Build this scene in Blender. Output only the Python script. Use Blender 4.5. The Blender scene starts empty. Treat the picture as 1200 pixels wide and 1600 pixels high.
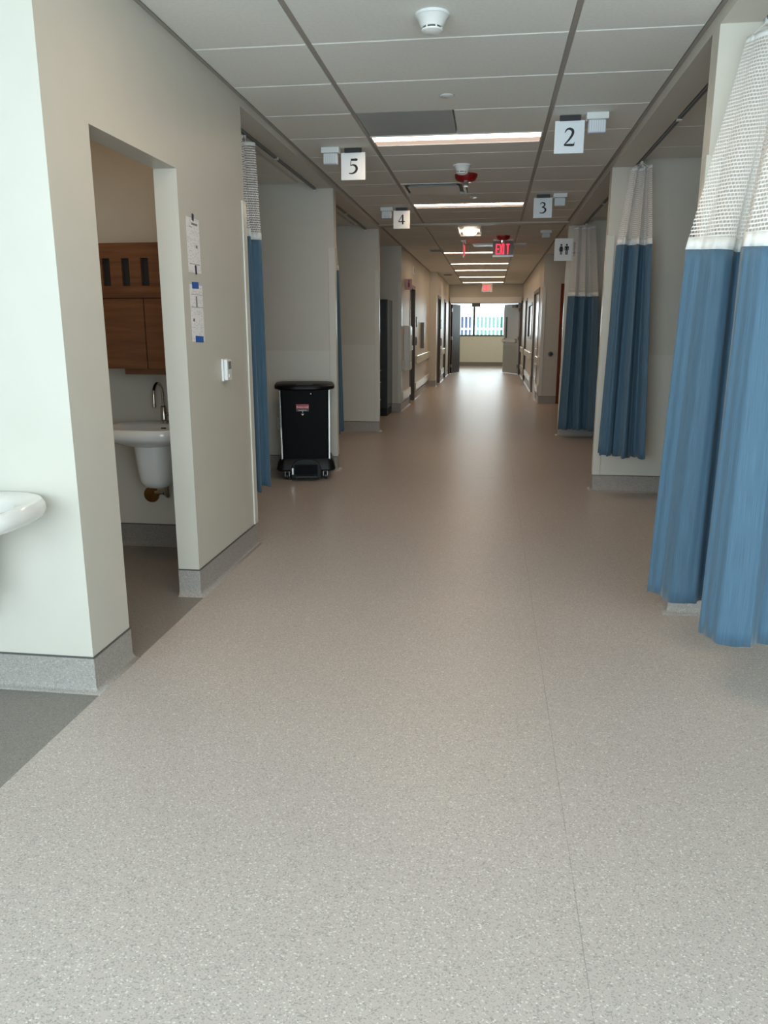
import bpy, bmesh, math, random
from mathutils import Vector, Matrix
random.seed(7)
S = bpy.context.scene
C = S.collection
R = math.radians

# ------------------------------------------------------------------ camera
cam_d = bpy.data.cameras.new('camera')
cam = bpy.data.objects.new('camera', cam_d)
C.objects.link(cam)
cam.location = (0, 0, 1.39)
cam.rotation_euler = (R(90 - 13.374), 0, R(7.724))
cam_d.sensor_fit = 'VERTICAL'
cam_d.sensor_height = 36
cam_d.lens = 1205 / 1600 * 36
cam_d.clip_end = 300
S.camera = cam

# ------------------------------------------------------------------ world, daylight, exposure
W = bpy.data.worlds.new('world')
S.world = W
W.use_nodes = True
wb = W.node_tree.nodes['Background']
wb.inputs['Color'].default_value = (0.80, 0.92, 1.0, 1)
wb.inputs['Strength'].default_value = 4.2
S.view_settings.view_transform = 'Standard'
S.view_settings.look = 'None'
S.view_settings.gamma = 1
S.view_settings.use_curve_mapping = False
S.view_settings.exposure = 0.12

def area(name, loc, rot, sx, sy, power, color):
    l = bpy.data.lights.new(name, 'AREA')
    l.shape = 'RECTANGLE'; l.size = sx; l.size_y = sy; l.energy = power; l.color = color
    o = bpy.data.objects.new(name, l); C.objects.link(o)
    o.location = loc; o.rotation_euler = rot
    return o
# overcast daylight coming in through the glazing behind the camera and through the window at the far end
area('daylight_rear_window', (-0.3, -1.25, 1.5), (R(90), 0, 0), 5.4, 2.1, 125, (0.66, 0.90, 1.0))
area('daylight_end_window', (0.2, 30.35, 1.9), (R(-90), 0, 0), 4.4, 1.5, 110, (0.85, 0.95, 1.0))

# ------------------------------------------------------------------ materials
def srgb(r, g, b):
    f = lambda c: (c / 255 / 12.92) if c / 255 <= 0.04045 else ((c / 255 + 0.055) / 1.055) ** 2.4
    return (f(r), f(g), f(b), 1)
M = {}
def mat(name, col, rough=0.5, metal=0.0, spec=0.5, var=0.0, scale=30, bump=0.0, emit=None, estr=0.0, stretch=None):
    m = bpy.data.materials.new(name); m.use_nodes = True
    nt = m.node_tree; b = nt.nodes['Principled BSDF']
    b.inputs['Base Color'].default_value = col
    b.inputs['Roughness'].default_value = rough
    b.inputs['Metallic'].default_value = metal
    b.inputs['Specular IOR Level'].default_value = spec
    if var or bump:
        tc = nt.nodes.new('ShaderNodeTexCoord'); mp = nt.nodes.new('ShaderNodeMapping')
        nt.links.new(tc.outputs['Object'], mp.inputs['Vector'])
        mp.inputs['Scale'].default_value = stretch or (1, 1, 1)
        n = nt.nodes.new('ShaderNodeTexNoise'); n.inputs['Scale'].default_value = scale
        n.inputs['Detail'].default_value = 4
        nt.links.new(mp.outputs['Vector'], n.inputs['Vector'])
        if var:
            r = nt.nodes.new('ShaderNodeValToRGB')
            r.color_ramp.elements[0].position = 0.3; r.color_ramp.elements[1].position = 0.7
            r.color_ramp.elements[0].color = tuple(c * (1 - var) for c in col[:3]) + (1,)
            r.color_ramp.elements[1].color = tuple(min(1, c * (1 + var)) for c in col[:3]) + (1,)
            nt.links.new(n.outputs['Fac'], r.inputs['Fac'])
            nt.links.new(r.outputs['Color'], b.inputs['Base Color'])
        if bump:
            bp = nt.nodes.new('ShaderNodeBump'); bp.inputs['Strength'].default_value = bump
            bp.inputs['Distance'].default_value = 0.002
            nt.links.new(n.outputs['Fac'], bp.inputs['Height'])
            nt.links.new(bp.outputs['Normal'], b.inputs['Normal'])
    if emit:
        b.inputs['Emission Color'].default_value = emit
        b.inputs['Emission Strength'].default_value = estr
    M[name] = m
    return m

def floor_mat(name, base, dark, light, rough):
    m = mat(name, base, rough, spec=0.3)
    nt = m.node_tree; b = nt.nodes['Principled BSDF']
    tc = nt.nodes.new('ShaderNodeTexCoord'); mp = nt.nodes.new('ShaderNodeMapping')
    mp.inputs['Scale'].default_value = (1, 1.25, 1)
    nt.links.new(tc.outputs['Object'], mp.inputs['Vector'])
    prev = None
    def mixc(fac, a, c):
        mx = nt.nodes.new('ShaderNodeMix'); mx.data_type = 'RGBA'
        nt.links.new(fac, mx.inputs['Factor'])
        if isinstance(a, tuple): mx.inputs['A'].default_value = a
        else: nt.links.new(a, mx.inputs['A'])
        mx.inputs['B'].default_value = c
        return mx.outputs['Result']
    cur = base
    n = nt.nodes.new('ShaderNodeTexNoise'); n.inputs['Scale'].default_value = 1.3; n.inputs['Detail'].default_value = 3
    nt.links.new(mp.outputs['Vector'], n.inputs['Vector'])
    rr = nt.nodes.new('ShaderNodeValToRGB')
    rr.color_ramp.elements[0].position = 0.3; rr.color_ramp.elements[1].position = 0.75
    rr.color_ramp.elements[0].color = (0, 0, 0, 1); rr.color_ramp.elements[1].color = (1, 1, 1, 1)
    nt.links.new(n.outputs['Fac'], rr.inputs['Fac'])
    cur = mixc(rr.outputs['Color'], base, tuple(c * 1.05 for c in base[:3]) + (1,))
    for sc, off, thr, col in ((250, 0.0, 0.15, dark), (230, 7.3, 0.07, light), (330, 3.1, 0.16, tuple(c * 0.85 for c in base[:3]) + (1,))):
        v = nt.nodes.new('ShaderNodeTexVoronoi'); v.inputs['Scale'].default_value = sc
        ad = nt.nodes.new('ShaderNodeVectorMath'); ad.inputs[1].default_value = (off, off * 0.7, 0)
        nt.links.new(mp.outputs['Vector'], ad.inputs[0]); nt.links.new(ad.outputs[0], v.inputs['Vector'])
        sp = nt.nodes.new('ShaderNodeSeparateColor'); nt.links.new(v.outputs['Color'], sp.inputs['Color'])
        lt = nt.nodes.new('ShaderNodeMath'); lt.operation = 'LESS_THAN'; lt.inputs[1].default_value = thr
        nt.links.new(sp.outputs['Red'], lt.inputs[0])
        cur = mixc(lt.outputs[0], cur, col)
    nt.links.new(cur, b.inputs['Base Color'])
    return m

floor_mat('vinyl', srgb(187, 175, 168), srgb(158, 150, 145), srgb(212, 206, 197), 0.36)
floor_mat('vinyl_base', srgb(160, 154, 148), srgb(140, 135, 131), srgb(180, 175, 169), 0.42)
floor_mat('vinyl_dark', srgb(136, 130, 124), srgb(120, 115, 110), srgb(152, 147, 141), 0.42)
mat('paint', srgb(203, 198, 187), 0.42, spec=0.4, var=0.015, scale=6)
mat('paint_far', srgb(230, 226, 208), 0.5, var=0.015, scale=6)
mat('panel', srgb(210, 207, 197), 0.35, var=0.01, scale=9)
mat('guard', srgb(214, 211, 201), 0.25, spec=0.6, var=0.01, scale=9)
mat('seam', srgb(84, 82, 80), 0.5, var=0.05)
mat('tile', srgb(232, 232, 226), 0.9, spec=0.2, var=0.03, scale=60, bump=0.15)
mat('grid', srgb(160, 154, 147), 0.5, var=0.02)
mat('white_metal', srgb(222, 222, 218), 0.4, var=0.02)
mat('access', srgb(172, 178, 178), 0.5, var=0.04, scale=4)
mat('white_plastic', srgb(226, 228, 226), 0.3, var=0.015)
mat('translucent_white', srgb(206, 212, 222), 0.2, var=0.03)
mat('grey_plastic', srgb(120, 122, 122), 0.4, var=0.03)
mat('dark_plastic', srgb(34, 35, 37), 0.4, var=0.05)
mat('black_plastic', srgb(8, 9, 11), 0.45, spec=0.3, var=0.10, scale=12)
mat('black_vinyl', srgb(5, 6, 9), 0.6, spec=0.15, var=0.15, scale=8)
mat('ink', srgb(24, 26, 30), 0.6, var=0.05)
mat('sign_white', srgb(232, 236, 240), 0.35, var=0.01)
mat('porcelain', srgb(232, 230, 226), 0.08, spec=0.6, var=0.008, scale=3)
mat('chrome', srgb(196, 194, 190), 0.12, metal=1.0, var=0.03)
mat('brass', srgb(150, 118, 78), 0.25, metal=1.0, var=0.12)
mat('steel', srgb(150, 152, 152), 0.28, metal=0.9, var=0.05, stretch=(1, 1, 40))
mat('door_frame', srgb(84, 74, 64), 0.4, var=0.04)
mat('door_grey', srgb(98, 104, 108), 0.25, spec=0.6, var=0.04)
mat('door_leaf', srgb(205, 215, 232), 0.25, spec=0.7, var=0.04)  # pale blue base colour stands in for reflected window light
mat('kick_plate', srgb(176, 180, 180), 0.35, metal=0.25, var=0.05)
mat('red_plastic', srgb(140, 20, 22), 0.3, var=0.05)
mat('pink_sign', srgb(214, 160, 156), 0.4, var=0.03)
mat('cabinet_dark', srgb(52, 60, 64), 0.25, spec=0.6, var=0.08, scale=4)
mat('tape', srgb(34, 92, 176), 0.5, var=0.05)
mat('marker', srgb(20, 22, 70), 0.5, var=0.05)
mat('lamp', (1, 1, 1, 1), 0.4, emit=(1.0, 0.74, 0.50, 1), estr=20.0)
mat('lamp_warm', (1, 1, 1, 1), 0.4, emit=(1.0, 0.70, 0.42, 1), estr=34.0)
mat('bulb', (1, 1, 1, 1), 0.4, emit=(1.0, 0.88, 0.70, 1), estr=28.0)
mat('reflector', srgb(226, 206, 190), 0.5, emit=(1.0, 0.74, 0.60, 1), estr=0.5)
mat('fixture_back', srgb(226, 206, 190), 0.5, var=0.01)
mat('exit_red', srgb(220, 20, 40), 0.4, emit=(1.0, 0.03, 0.07, 1), estr=1.6)
mat('exit_panel', srgb(118, 116, 116), 0.15, spec=0.7, var=0.03)
mat('fin', srgb(240, 242, 244), 0.6, var=0.01, scale=1)
mat('green_glass', srgb(40, 150, 128), 0.2, var=0.2, scale=0.6)
mat('blue_glass', srgb(96, 120, 160), 0.2, var=0.2, scale=0.6)
mat('red_label', srgb(170, 24, 40), 0.4, var=0.03)
mat('ground', srgb(150, 150, 146), 0.9, var=0.1, scale=0.3)
mat('band', srgb(226, 228, 226), 0.7, var=0.05, scale=25, bump=0.5)

def wood_mat(name, c1, c2, axis):
    m = mat(name, c1, 0.55, spec=0.15)
    nt = m.node_tree; b = nt.nodes['Principled BSDF']
    tc = nt.nodes.new('ShaderNodeTexCoord'); mp = nt.nodes.new('ShaderNodeMapping')
    mp.inputs['Scale'].default_value = axis
    nt.links.new(tc.outputs['Object'], mp.inputs['Vector'])
    n = nt.nodes.new('ShaderNodeTexNoise'); n.inputs['Scale'].default_value = 3; n.inputs['Detail'].default_value = 8; n.inputs['Distortion'].default_value = 0.6
    nt.links.new(mp.outputs['Vector'], n.inputs['Vector'])
    r = nt.nodes.new('ShaderNodeValToRGB')
    r.color_ramp.elements[0].position = 0.32; r.color_ramp.elements[1].position = 0.68
    r.color_ramp.elements[0].color = c1; r.color_ramp.elements[1].color = c2
    nt.links.new(n.outputs['Fac'], r.inputs['Fac']); nt.links.new(r.outputs['Color'], b.inputs['Base Color'])
    return m
wood_mat('walnut', srgb(96, 64, 44), srgb(122, 84, 58), (.7, 1, 9))
wood_mat('door_wood', srgb(40, 25, 18), srgb(60, 38, 28), (9, 9, 0.6))
wood_mat('door_red', srgb(104, 50, 32), srgb(130, 68, 46), (9, 9, 0.6))

def cloth_mat():
    m = mat('curtain_blue', srgb(78, 122, 150), 0.62, spec=0.35)
    nt = m.node_tree; b = nt.nodes['Principled BSDF']
    uv = nt.nodes.new('ShaderNodeUVMap'); mp = nt.nodes.new('ShaderNodeMapping')
    mp.inputs['Scale'].default_value = (420, 6, 1)
    nt.links.new(uv.outputs['UV'], mp.inputs['Vector'])
    n = nt.nodes.new('ShaderNodeTexNoise'); n.inputs['Scale'].default_value = 1.0; n.inputs['Detail'].default_value = 4
    nt.links.new(mp.outputs['Vector'], n.inputs['Vector'])
    r = nt.nodes.new('ShaderNodeValToRGB')
    r.color_ramp.elements[0].position = 0.3; r.color_ramp.elements[1].position = 0.7
    r.color_ramp.elements[0].color = srgb(62, 89, 109); r.color_ramp.elements[1].color = srgb(80, 114, 139)
    nt.links.new(n.outputs['Fac'], r.inputs['Fac']); nt.links.new(r.outputs['Color'], b.inputs['Base Color'])
    b.inputs['Sheen Weight'].default_value = 0.25
cloth_mat()

def net_mat():                                    # white knotted netting: open holes, staggered
    m = bpy.data.materials.new('netting'); m.use_nodes = True; M['netting'] = m
    nt = m.node_tree; b = nt.nodes['Principled BSDF']; out = nt.nodes['Material Output']
    b.inputs['Base Color'].default_value = srgb(232, 228, 226); b.inputs['Roughness'].default_value = 0.7
    uv = nt.nodes.new('ShaderNodeUVMap'); br = nt.nodes.new('ShaderNodeTexBrick')
    mp = nt.nodes.new('ShaderNodeMapping'); mp.inputs['Scale'].default_value = (1, 1, 1)
    nt.links.new(uv.outputs['UV'], mp.inputs['Vector']); nt.links.new(mp.outputs['Vector'], br.inputs['Vector'])
    br.inputs['Scale'].default_value = 1.0
    br.inputs['Brick Width'].default_value = 0.030; br.inputs['Row Height'].default_value = 0.015
    br.inputs['Mortar Size'].default_value = 0.0032; br.inputs['Mortar Smooth'].default_value = 0.2
    tr = nt.nodes.new('ShaderNodeBsdfTransparent'); mx = nt.nodes.new('ShaderNodeMixShader')
    nt.links.new(br.outputs['Fac'], mx.inputs['Fac'])
    nt.links.new(tr.outputs[0], mx.inputs[1]); nt.links.new(b.outputs[0], mx.inputs[2])
    nt.links.new(mx.outputs[0], out.inputs['Surface'])
net_mat()

def paper_mat():                                  # printed notice: rows of small grey type on white
    m = mat('paper', srgb(240, 236, 236), 0.6)
    nt = m.node_tree; b = nt.nodes['Principled BSDF']
    tc = nt.nodes.new('ShaderNodeTexCoord'); mp = nt.nodes.new('ShaderNodeMapping')
    mp.inputs['Rotation'].default_value = (0, R(90), R(90)); mp.inputs['Scale'].default_value = (1, 1, 1)
    nt.links.new(tc.outputs['Object'], mp.inputs['Vector'])
    sp = nt.nodes.new('ShaderNodeSeparateXYZ'); nt.links.new(tc.outputs['Object'], sp.inputs[0])
    cb = nt.nodes.new('ShaderNodeCombineXYZ'); nt.links.new(sp.outputs['Y'], cb.inputs['X']); nt.links.new(sp.outputs['Z'], cb.inputs['Y'])
    br = nt.nodes.new('ShaderNodeTexBrick'); nt.links.new(cb.outputs[0], br.inputs['Vector'])
    br.inputs['Scale'].default_value = 1; br.inputs['Brick Width'].default_value = 0.019; br.inputs['Row Height'].default_value = 0.008
    br.inputs['Mortar Size'].default_value = 0.0026; br.inputs['Bias'].default_value = 0.0
    br.inputs['Color1'].default_value = (0, 0, 0, 1); br.inputs['Color2'].default_value = (1, 1, 1, 1); br.inputs['Mortar'].default_value = (1, 1, 1, 1)
    r = nt.nodes.new('ShaderNodeValToRGB')
    r.color_ramp.elements[0].position = 0.25; r.color_ramp.elements[1].position = 0.5
    r.color_ramp.elements[0].color = srgb(196, 192, 194); r.color_ramp.elements[1].color = srgb(240, 236, 236)
    nt.links.new(br.outputs['Color'], r.inputs['Fac']); nt.links.new(r.outputs['Color'], b.inputs['Base Color'])
paper_mat()

# ------------------------------------------------------------------ mesh helpers
class MB:
    def __init__(s): s.v = []; s.f = []; s.uv = None
    def box(s, x0, x1, y0, y1, z0, z1):
        b = len(s.v)
        s.v += [(x0, y0, z0), (x1, y0, z0), (x1, y1, z0), (x0, y1, z0), (x0, y0, z1), (x1, y0, z1), (x1, y1, z1), (x0, y1, z1)]
        s.f += [tuple(b + i for i in q) for q in ((0, 3, 2, 1), (4, 5, 6, 7), (0, 1, 5, 4), (1, 2, 6, 5), (2, 3, 7, 6), (3, 0, 4, 7))]
        return s
    def rings(s, rings, cap0=True, cap1=True, closed=True):
        b = len(s.v); n = len(rings[0])
        for r in rings: s.v += [tuple(p) for p in r]
        for i in range(len(rings) - 1):
            for j in range(n if closed else n - 1):
                k = (j + 1) % n
                s.f.append((b + i * n + j, b + i * n + k, b + (i + 1) * n + k, b + (i + 1) * n + j))
        if cap0: s.f.append(tuple(b + j for j in reversed(range(n))))
        if cap1: s.f.append(tuple(b + (len(rings) - 1) * n + j for j in range(n)))
        return s
    def lathe(s, prof, c=(0, 0, 0), n=28, cap0=True, cap1=True):
        return s.rings([[(c[0] + r * math.cos(2 * math.pi * j / n), c[1] + r * math.sin(2 * math.pi * j / n), c[2] + z) for j in range(n)] for r, z in prof], cap0, cap1)
    def tube(s, pts, r, n=12):
        pts = [Vector(p) for p in pts]; rings = []
        for i, p in enumerate(pts):
            t = (pts[min(i + 1, len(pts) - 1)] - pts[max(i - 1, 0)]).normalized()
            a = t.orthogonal().normalized() if i == 0 else (a - t * a.dot(t)).normalized()
            bb = t.cross(a); rr = r[i] if isinstance(r, (list, tuple)) else r
            rings.append([p + a * rr * math.cos(2 * math.pi * j / n) + bb * rr * math.sin(2 * math.pi * j / n) for j in range(n)])
        return s.rings(rings)
    def prism_xz(s, pts, y0, y1):                  # outline in x-z, extruded in y
        return s.rings([[(x, y0, z) for x, z in pts], [(x, y1, z) for x, z in pts]])
    def build(s, name, m, parent=None, smooth=False, bevel=0.0):
        me = bpy.data.meshes.new(name); me.from_pydata(s.v, [], s.f); me.validate()
        bm = bmesh.new(); bm.from_mesh(me); bmesh.ops.recalc_face_normals(bm, faces=bm.faces); bm.to_mesh(me); bm.free()
        o = bpy.data.objects.new(name, me); C.objects.link(o); me.materials.append(M[m])
        if parent is not None: o.parent = parent
        if smooth:
            for p in me.polygons: p.use_smooth = True
            me.set_sharp_from_angle(angle=R(42))
        if bevel:
            md = o.modifiers.new('bevel', 'BEVEL'); md.width = bevel; md.segments = 2; md.limit_method = 'ANGLE'
        return o
def box(name, m, dims, parent=None, bevel=0.0): return MB().box(*dims).build(name, m, parent, bevel=bevel)
def tag(o, label=None, cat=None, group=None, kind=None):
    if label: o['label'] = label
    if cat: o['category'] = cat
    if group: o['group'] = group
    if kind: o['kind'] = kind
    return o
def thing(name, label, cat, loc=(0, 0, 0), rz=0, group=None):
    o = bpy.data.objects.new(name, None); C.objects.link(o); o.location = loc; o.rotation_euler = (0, 0, rz)
    return tag(o, label, cat, group)
def struct(o, label, cat): return tag(o, label, cat, kind='structure')
def catmull(pts, n):
    P = [Vector(p) for p in pts]; P = [P[0] * 2 - P[1]] + P + [P[-1] * 2 - P[-2]]; out = []
    m = len(P) - 3
    for i in range(n):
        u = i / (n - 1) * m; k = min(int(u), m - 1); t = u - k
        a, b, c, d = P[k:k + 4]
        out.append(0.5 * ((2 * b) + (c - a) * t + (2 * a - 5 * b + 4 * c - d) * t * t + (3 * b - a - 3 * c + d) * t ** 3))
    return out

# ------------------------------------------------------------------ setting
XL, XR, CZ = -1.495, 0.92, 2.70
def wall(name, boxes, label, m='paint'):
    mb = MB()
    for b in boxes: mb.box(*b)
    return struct(mb.build(name, m), label, 'wall')
fl = struct(box('floor', 'vinyl', (-1.47, 4.4, -3.1, 30.6, -0.05, 0)), 'pale speckled sheet vinyl floor running down the corridor', 'floor')
MB().box(-4.4, -1.47, 4.71, 30.6, -0.05, 0).build('floor_sheet', 'vinyl', fl)
box('welded_seam', 'vinyl_base', (0.2525, 0.2545, -3.0, 30.0, -0.002, 0.0006), fl)
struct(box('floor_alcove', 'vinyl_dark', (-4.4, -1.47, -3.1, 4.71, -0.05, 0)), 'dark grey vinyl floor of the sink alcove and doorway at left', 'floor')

wl = wall('wall_left', [(-1.61, XL, 2.61, 2.92, 0, CZ + .02), (-1.61, XL, 2.92, 3.74, 2.125, CZ + .02), (-1.61, XL, 3.74, 4.77, 0, CZ + .02)],
          'cream wall with the open doorway and the taped notices, nearest on the left')
wall('wall_left_alcove', [(-4.3, -1.61, 2.61, 2.73, 0, 2.72)], 'pale daylit wall behind the cropped sink at the left edge')
wall('wall_left_washroom', [(-4.2, -1.61, 4.65, 4.77, 0, 2.72), (-3.12, -3.0, 2.73, 4.65, 0, 2.72)], 'beige wall behind the walnut cabinet seen through the doorway')
wl5 = wall('wall_left_bay_five', [(-4.2, XL, 7.51, 7.63, 0, 2.72)], 'cream partition behind the black waste bin')
wl4 = wall('wall_left_bay_four', [(-4.2, XL, 10.5, 10.62, 0, 2.72)], 'cream partition beyond the black waste bin, below sign 4')
wall('wall_left_outer', [(-4.4, -4.2, -3.1, 11.0, 0, 2.72), (-3.4, -3.2, 10.62, 13.15, 0, 2.72)], 'back walls of the curtained bays on the left')
wlf = wall('wall_left_corridor', [(-3.4, XL, 13.15, 13.31, 0, 2.72), (-1.65, XL, 13.31, 14.6, 0, 2.72), (-1.65, XL, 14.6, 15.45, 2.13, 2.72), (-1.65, XL, 15.45, 19.1, 0, 2.72),
            (-1.65, -1.32, 19.1, 19.5, 0, 2.72), (-1.65, -1.32, 19.5, 20.6, 2.13, 2.72), (-1.65, -1.32, 20.6, 22.1, 0, 2.72), (-1.65, -1.32, 22.1, 23.0, 2.13, 2.72), (-1.65, -1.32, 23.0, 24.6, 0, 2.72)],
            'far left corridor wall with handrails and dark door frames')
wr1 = wall('wall_right_bay_one', [(XR, 4.2, 3.81, 3.93, 0, 2.72)], 'pale partition behind the nearest blue curtain on the right')
wr2 = wall('wall_right_bay_two', [(XR, 4.2, 6.83, 6.95, 0, 2.72)], 'grey green partition behind the middle blue curtain on the right')
wr3 = wall('wall_right_bay_three', [(XR, 4.2, 10.45, 10.57, 0, 2.72)], 'partition hidden behind the farthest blue curtain on the right')
wr4 = wall('wall_right_restroom', [(XR, 1.28, 15.0, 15.15, 0, 2.72), (1.28, 2.2, 15.0, 15.15, 2.13, 2.72), (2.2, 3.2, 15.0, 15.15, 0, 2.72)], 'narrow wall with a round bumper beside the reddish door')
wrf = wall('wall_right_corridor', [(XR, 1.07, 15.15, 16.0, 0, 2.72), (XR, 1.07, 16.0, 17.9, 2.13, 2.72), (XR, 1.07, 17.9, 18.6, 0, 2.72), (XR, 1.07, 18.6, 20.4, 0, 1.15), (XR, 1.07, 18.6, 20.4, 1.98, 2.72),
            (XR, 1.07, 20.4, 21.3, 0, 2.72), (XR, 1.07, 21.3, 22.3, 2.13, 2.72), (XR, 1.07, 22.3, 24.6, 0, 2.72)], 'far right corridor wall with handrails, grey door and window')
wall('wall_right_outer', [(4.2, 4.4, -3.1, 10.6, 0, 2.72), (3.2, 3.4, 10.57, 15.0, 0, 2.72)], 'back walls of the curtained bays on the right')
wall('wall_rear', [(-4.4, 4.4, -1.5, -1.3, 0, 0.4), (-4.4, 4.4, -1.5, -1.3, 2.6, 2.72), (-4.4, -3.05, -1.5, -1.3, 0.4, 2.6), (2.45, 4.4, -1.5, -1.3, 0.4, 2.6)], 'wall with wide windows behind the camera')
wall('wall_end', [(-1.7, -1.31, 24.6, 24.75, 0, 2.72), (0.90, 1.2, 24.6, 24.75, 0, 2.72), (-1.31, 0.90, 24.6, 24.75, 2.2, 2.72)], 'wall around the open double doors at the corridor end')
wall('wall_end_lobby', [(-3.2, 3.2, 30.2, 30.35, 0, 1.11), (-3.2, -2.2, 30.2, 30.35, 1.11, 2.72), (2.6, 3.2, 30.2, 30.35, 1.11, 2.72), (-2.2, 2.6, 30.2, 30.35, 2.6, 2.72),
     (-3.2, -3.05, 24.75, 30.2, 0, 2.72), (3.05, 3.2, 24.75, 30.2, 0, 2.72), (-3.2, -1.7, 24.6, 24.75, 0, 2.72), (1.2, 3.2, 24.6, 24.75, 0, 2.72)], 'cream wall under the bright window beyond the open doors', 'paint_far')
# closing walls behind the corridor doors
wall('wall_left_rooms', [(-3.0, -2.9, 13.31, 24.6, 0, 2.72)], 'dim room wall behind the left corridor doors')
wall('wall_right_rooms', [(2.6, 2.7, 15.15, 24.6, 0, 2.72)], 'dim room wall behind the right corridor doors')

# cove base swept along wall feet (outward side = right of travel)
PROF = [(0.000, 0.142), (0.004, 0.142), (0.004, 0.034), (0.008, 0.018), (0.016, 0.007), (0.027, 0.0012), (0.0275, 0.0)]
def cove(name, path, label, m='vinyl_base'):
    P = [Vector((x, y)) for x, y in path]
    def off(d):
        out = []
        for i, p in enumerate(P):
            ns = []
            if i > 0: t = (P[i] - P[i - 1]).normalized(); ns.append(Vector((t.y, -t.x)))
            if i < len(P) - 1: t = (P[i + 1] - P[i]).normalized(); ns.append(Vector((t.y, -t.x)))
            if len(ns) == 1: out.append(p + ns[0] * d)
            else:
                b = (ns[0] + ns[1]).normalized(); out.append(p + b * d / max(0.3, b.dot(ns[0])))
        return out
    mb = MB(); mb.rings([[(q.x, q.y, z) for q in off(d)] for d, z in PROF], False, False, closed=False)
    o = mb.build(name, m, smooth=True)
    s2 = MB(); s2.rings([[(q.x, q.y, z) for q in off(d)] for d, z in ((0.0, 0.1475), (0.0055, 0.1475), (0.0055, 0.141))], False, False, closed=False)
    s2.build('cap_strip', 'seam', o)
    return struct(o, label, 'baseboard')
cove('baseboard_left', [(-4.2, 2.61), (XL, 2.61), (XL, 2.92), (-1.61, 2.92)], 'speckled cove base around the wall corner nearest the camera at left')
cove('baseboard_left_doorway', [(-1.61, 3.74), (XL, 3.74), (XL, 4.77), (-4.2, 4.77)], 'speckled cove base of the wall with the taped notices')
cove('baseboard_left_washroom', [(-3.0, 4.65), (-1.61, 4.65)], 'dark cove base under the sink seen through the doorway', 'vinyl_dark')
cove('baseboard_left_bay_five', [(-4.2, 7.51), (XL, 7.51), (XL, 7.63), (-4.2, 7.63)], 'cove base behind the black waste bin')
cove('baseboard_left_bay_four', [(-4.2, 10.5), (XL, 10.5), (XL, 10.62), (-3.2, 10.62)], 'cove base of the partition below sign 4')
cove('baseboard_left_corridor', [(-3.2, 13.15), (XL, 13.15), (XL, 14.6)], 'cove base under the white extinguisher cabinet')
cove('baseboard_left_corridor_middle', [(XL, 15.45), (XL, 19.1), (-1.32, 19.1), (-1.32, 19.5)], 'cove base under the long left handrail')
cove('baseboard_left_corridor_far', [(-1.32, 20.6), (-1.32, 22.1)], 'cove base between the two farthest left door frames')
cove('baseboard_left_corridor_end', [(-1.32, 23.0), (-1.32, 24.6)], 'cove base beside the open brown door leaf')
for nm, y, lb in (('one', 3.81, 'cove base peeking out below the nearest blue curtain'), ('two', 6.83, 'cove base below the middle blue curtain on the right'), ('three', 10.45, 'cove base below the farthest blue curtain on the right')):
    cove('baseboard_right_bay_' + nm, [(4.2, y + .12), (XR, y + .12), (XR, y), (4.2, y)], lb)
cove('baseboard_right_corridor', [(XR, 16.0), (XR, 15.0), (1.28, 15.0)], 'cove base of the wall with the round bumper')
cove('baseboard_right_corridor_middle', [(XR, 21.3), (XR, 17.9)], 'cove base under the far right corridor window')
cove('baseboard_right_corridor_end', [(XR, 24.6), (XR, 22.3)], 'cove base beside the reflection-tinted open door leaf')
cove('baseboard_end', [(-3.05, 30.2), (3.05, 30.2)], 'grey cove base under the bright end window', 'vinyl_dark')

# corner guards, panels
def guard(parent, cx, cy, sx, z0=0.148, z1=2.13, sy=1, w=0.055):
    # L strip: one leg on the face y=cy (facing the camera), one on the corridor face
    t = 0.010
    a = (cx - sx * 0 - (w if sx > 0 else -t), cx + (t if sx > 0 else w)) if True else None
    x0, x1 = (cx - w, cx + t) if sx > 0 else (cx - t, cx + w)
    mb = MB()
    if sy > 0: mb.box(x0, x1, cy - t, cy, z0, z1); y0, y1 = cy, cy + w
    else: mb.box(x0, x1, cy, cy + t, z0, z1); y0, y1 = cy - w, cy
    if sx > 0: mb.box(cx, cx + t, y0, y1, z0, z1)
    else: mb.box(cx - t, cx, y0, y1, z0, z1)
    return mb.build('corner_guard', 'guard', parent, bevel=0.002)
guard(wl, XL, 4.77, 1, sy=-1)
for w_, y in ((wl5, 7.51), (wl4, 10.5), (wlf, 13.15)): guard(w_, XL, y, 1)
for w_, y in ((wr1, 3.81), (wr2, 6.83), (wr3, 10.45), (wr4, 15.0)): guard(w_, XR, y, -1)
box('protection_panel', 'panel', (-4.2, XL - .058, 7.507, 7.51, 0.148, 1.174), wl5)
box('panel_cap', 'guard', (-4.2, XL - .058, 7.504, 7.51, 1.174, 1.184), wl5)
box('protection_panel', 'panel', (-4.2, XL - .058, 10.497, 10.5, 0.148, 1.174), wl4)
box('panel_cap', 'guard', (-4.2, XL - .058, 10.494, 10.5, 1.174, 1.18), wl4)
box('protection_panel', 'panel', (XR + .058, 4.2, 6.827, 6.83, 0.148, 1.174), wr2)
# handrails on the far corridor walls
def rails(parent, x, s, y0, y1):
    for z0, z1, d, nm in ((0.71, 0.87, 0.05, 'handrail'), (0.19, 0.335, 0.035, 'crash_rail')):
        a, b = sorted((x + s * 0.001, x + s * d)); box(nm, 'guard', (a, b, y0, y1, z0, z1), parent, bevel=0.012)
rails(wlf, XL, 1, 15.55, 19.06); rails(wlf, XL, 1, 13.25, 13.3)
rails(wlf, -1.32, 1, 20.7, 22.0); rails(wrf, XR, -1, 15.08, 15.9); rails(wrf, XR, -1, 18.05, 21.2); rails(wrf, XR, -1, 22.4, 24.3)
box('crash_rail', 'guard', (XL, XL + .035, 13.3, 14.5, 0.19, 0.335), wlf, bevel=0.012)

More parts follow.
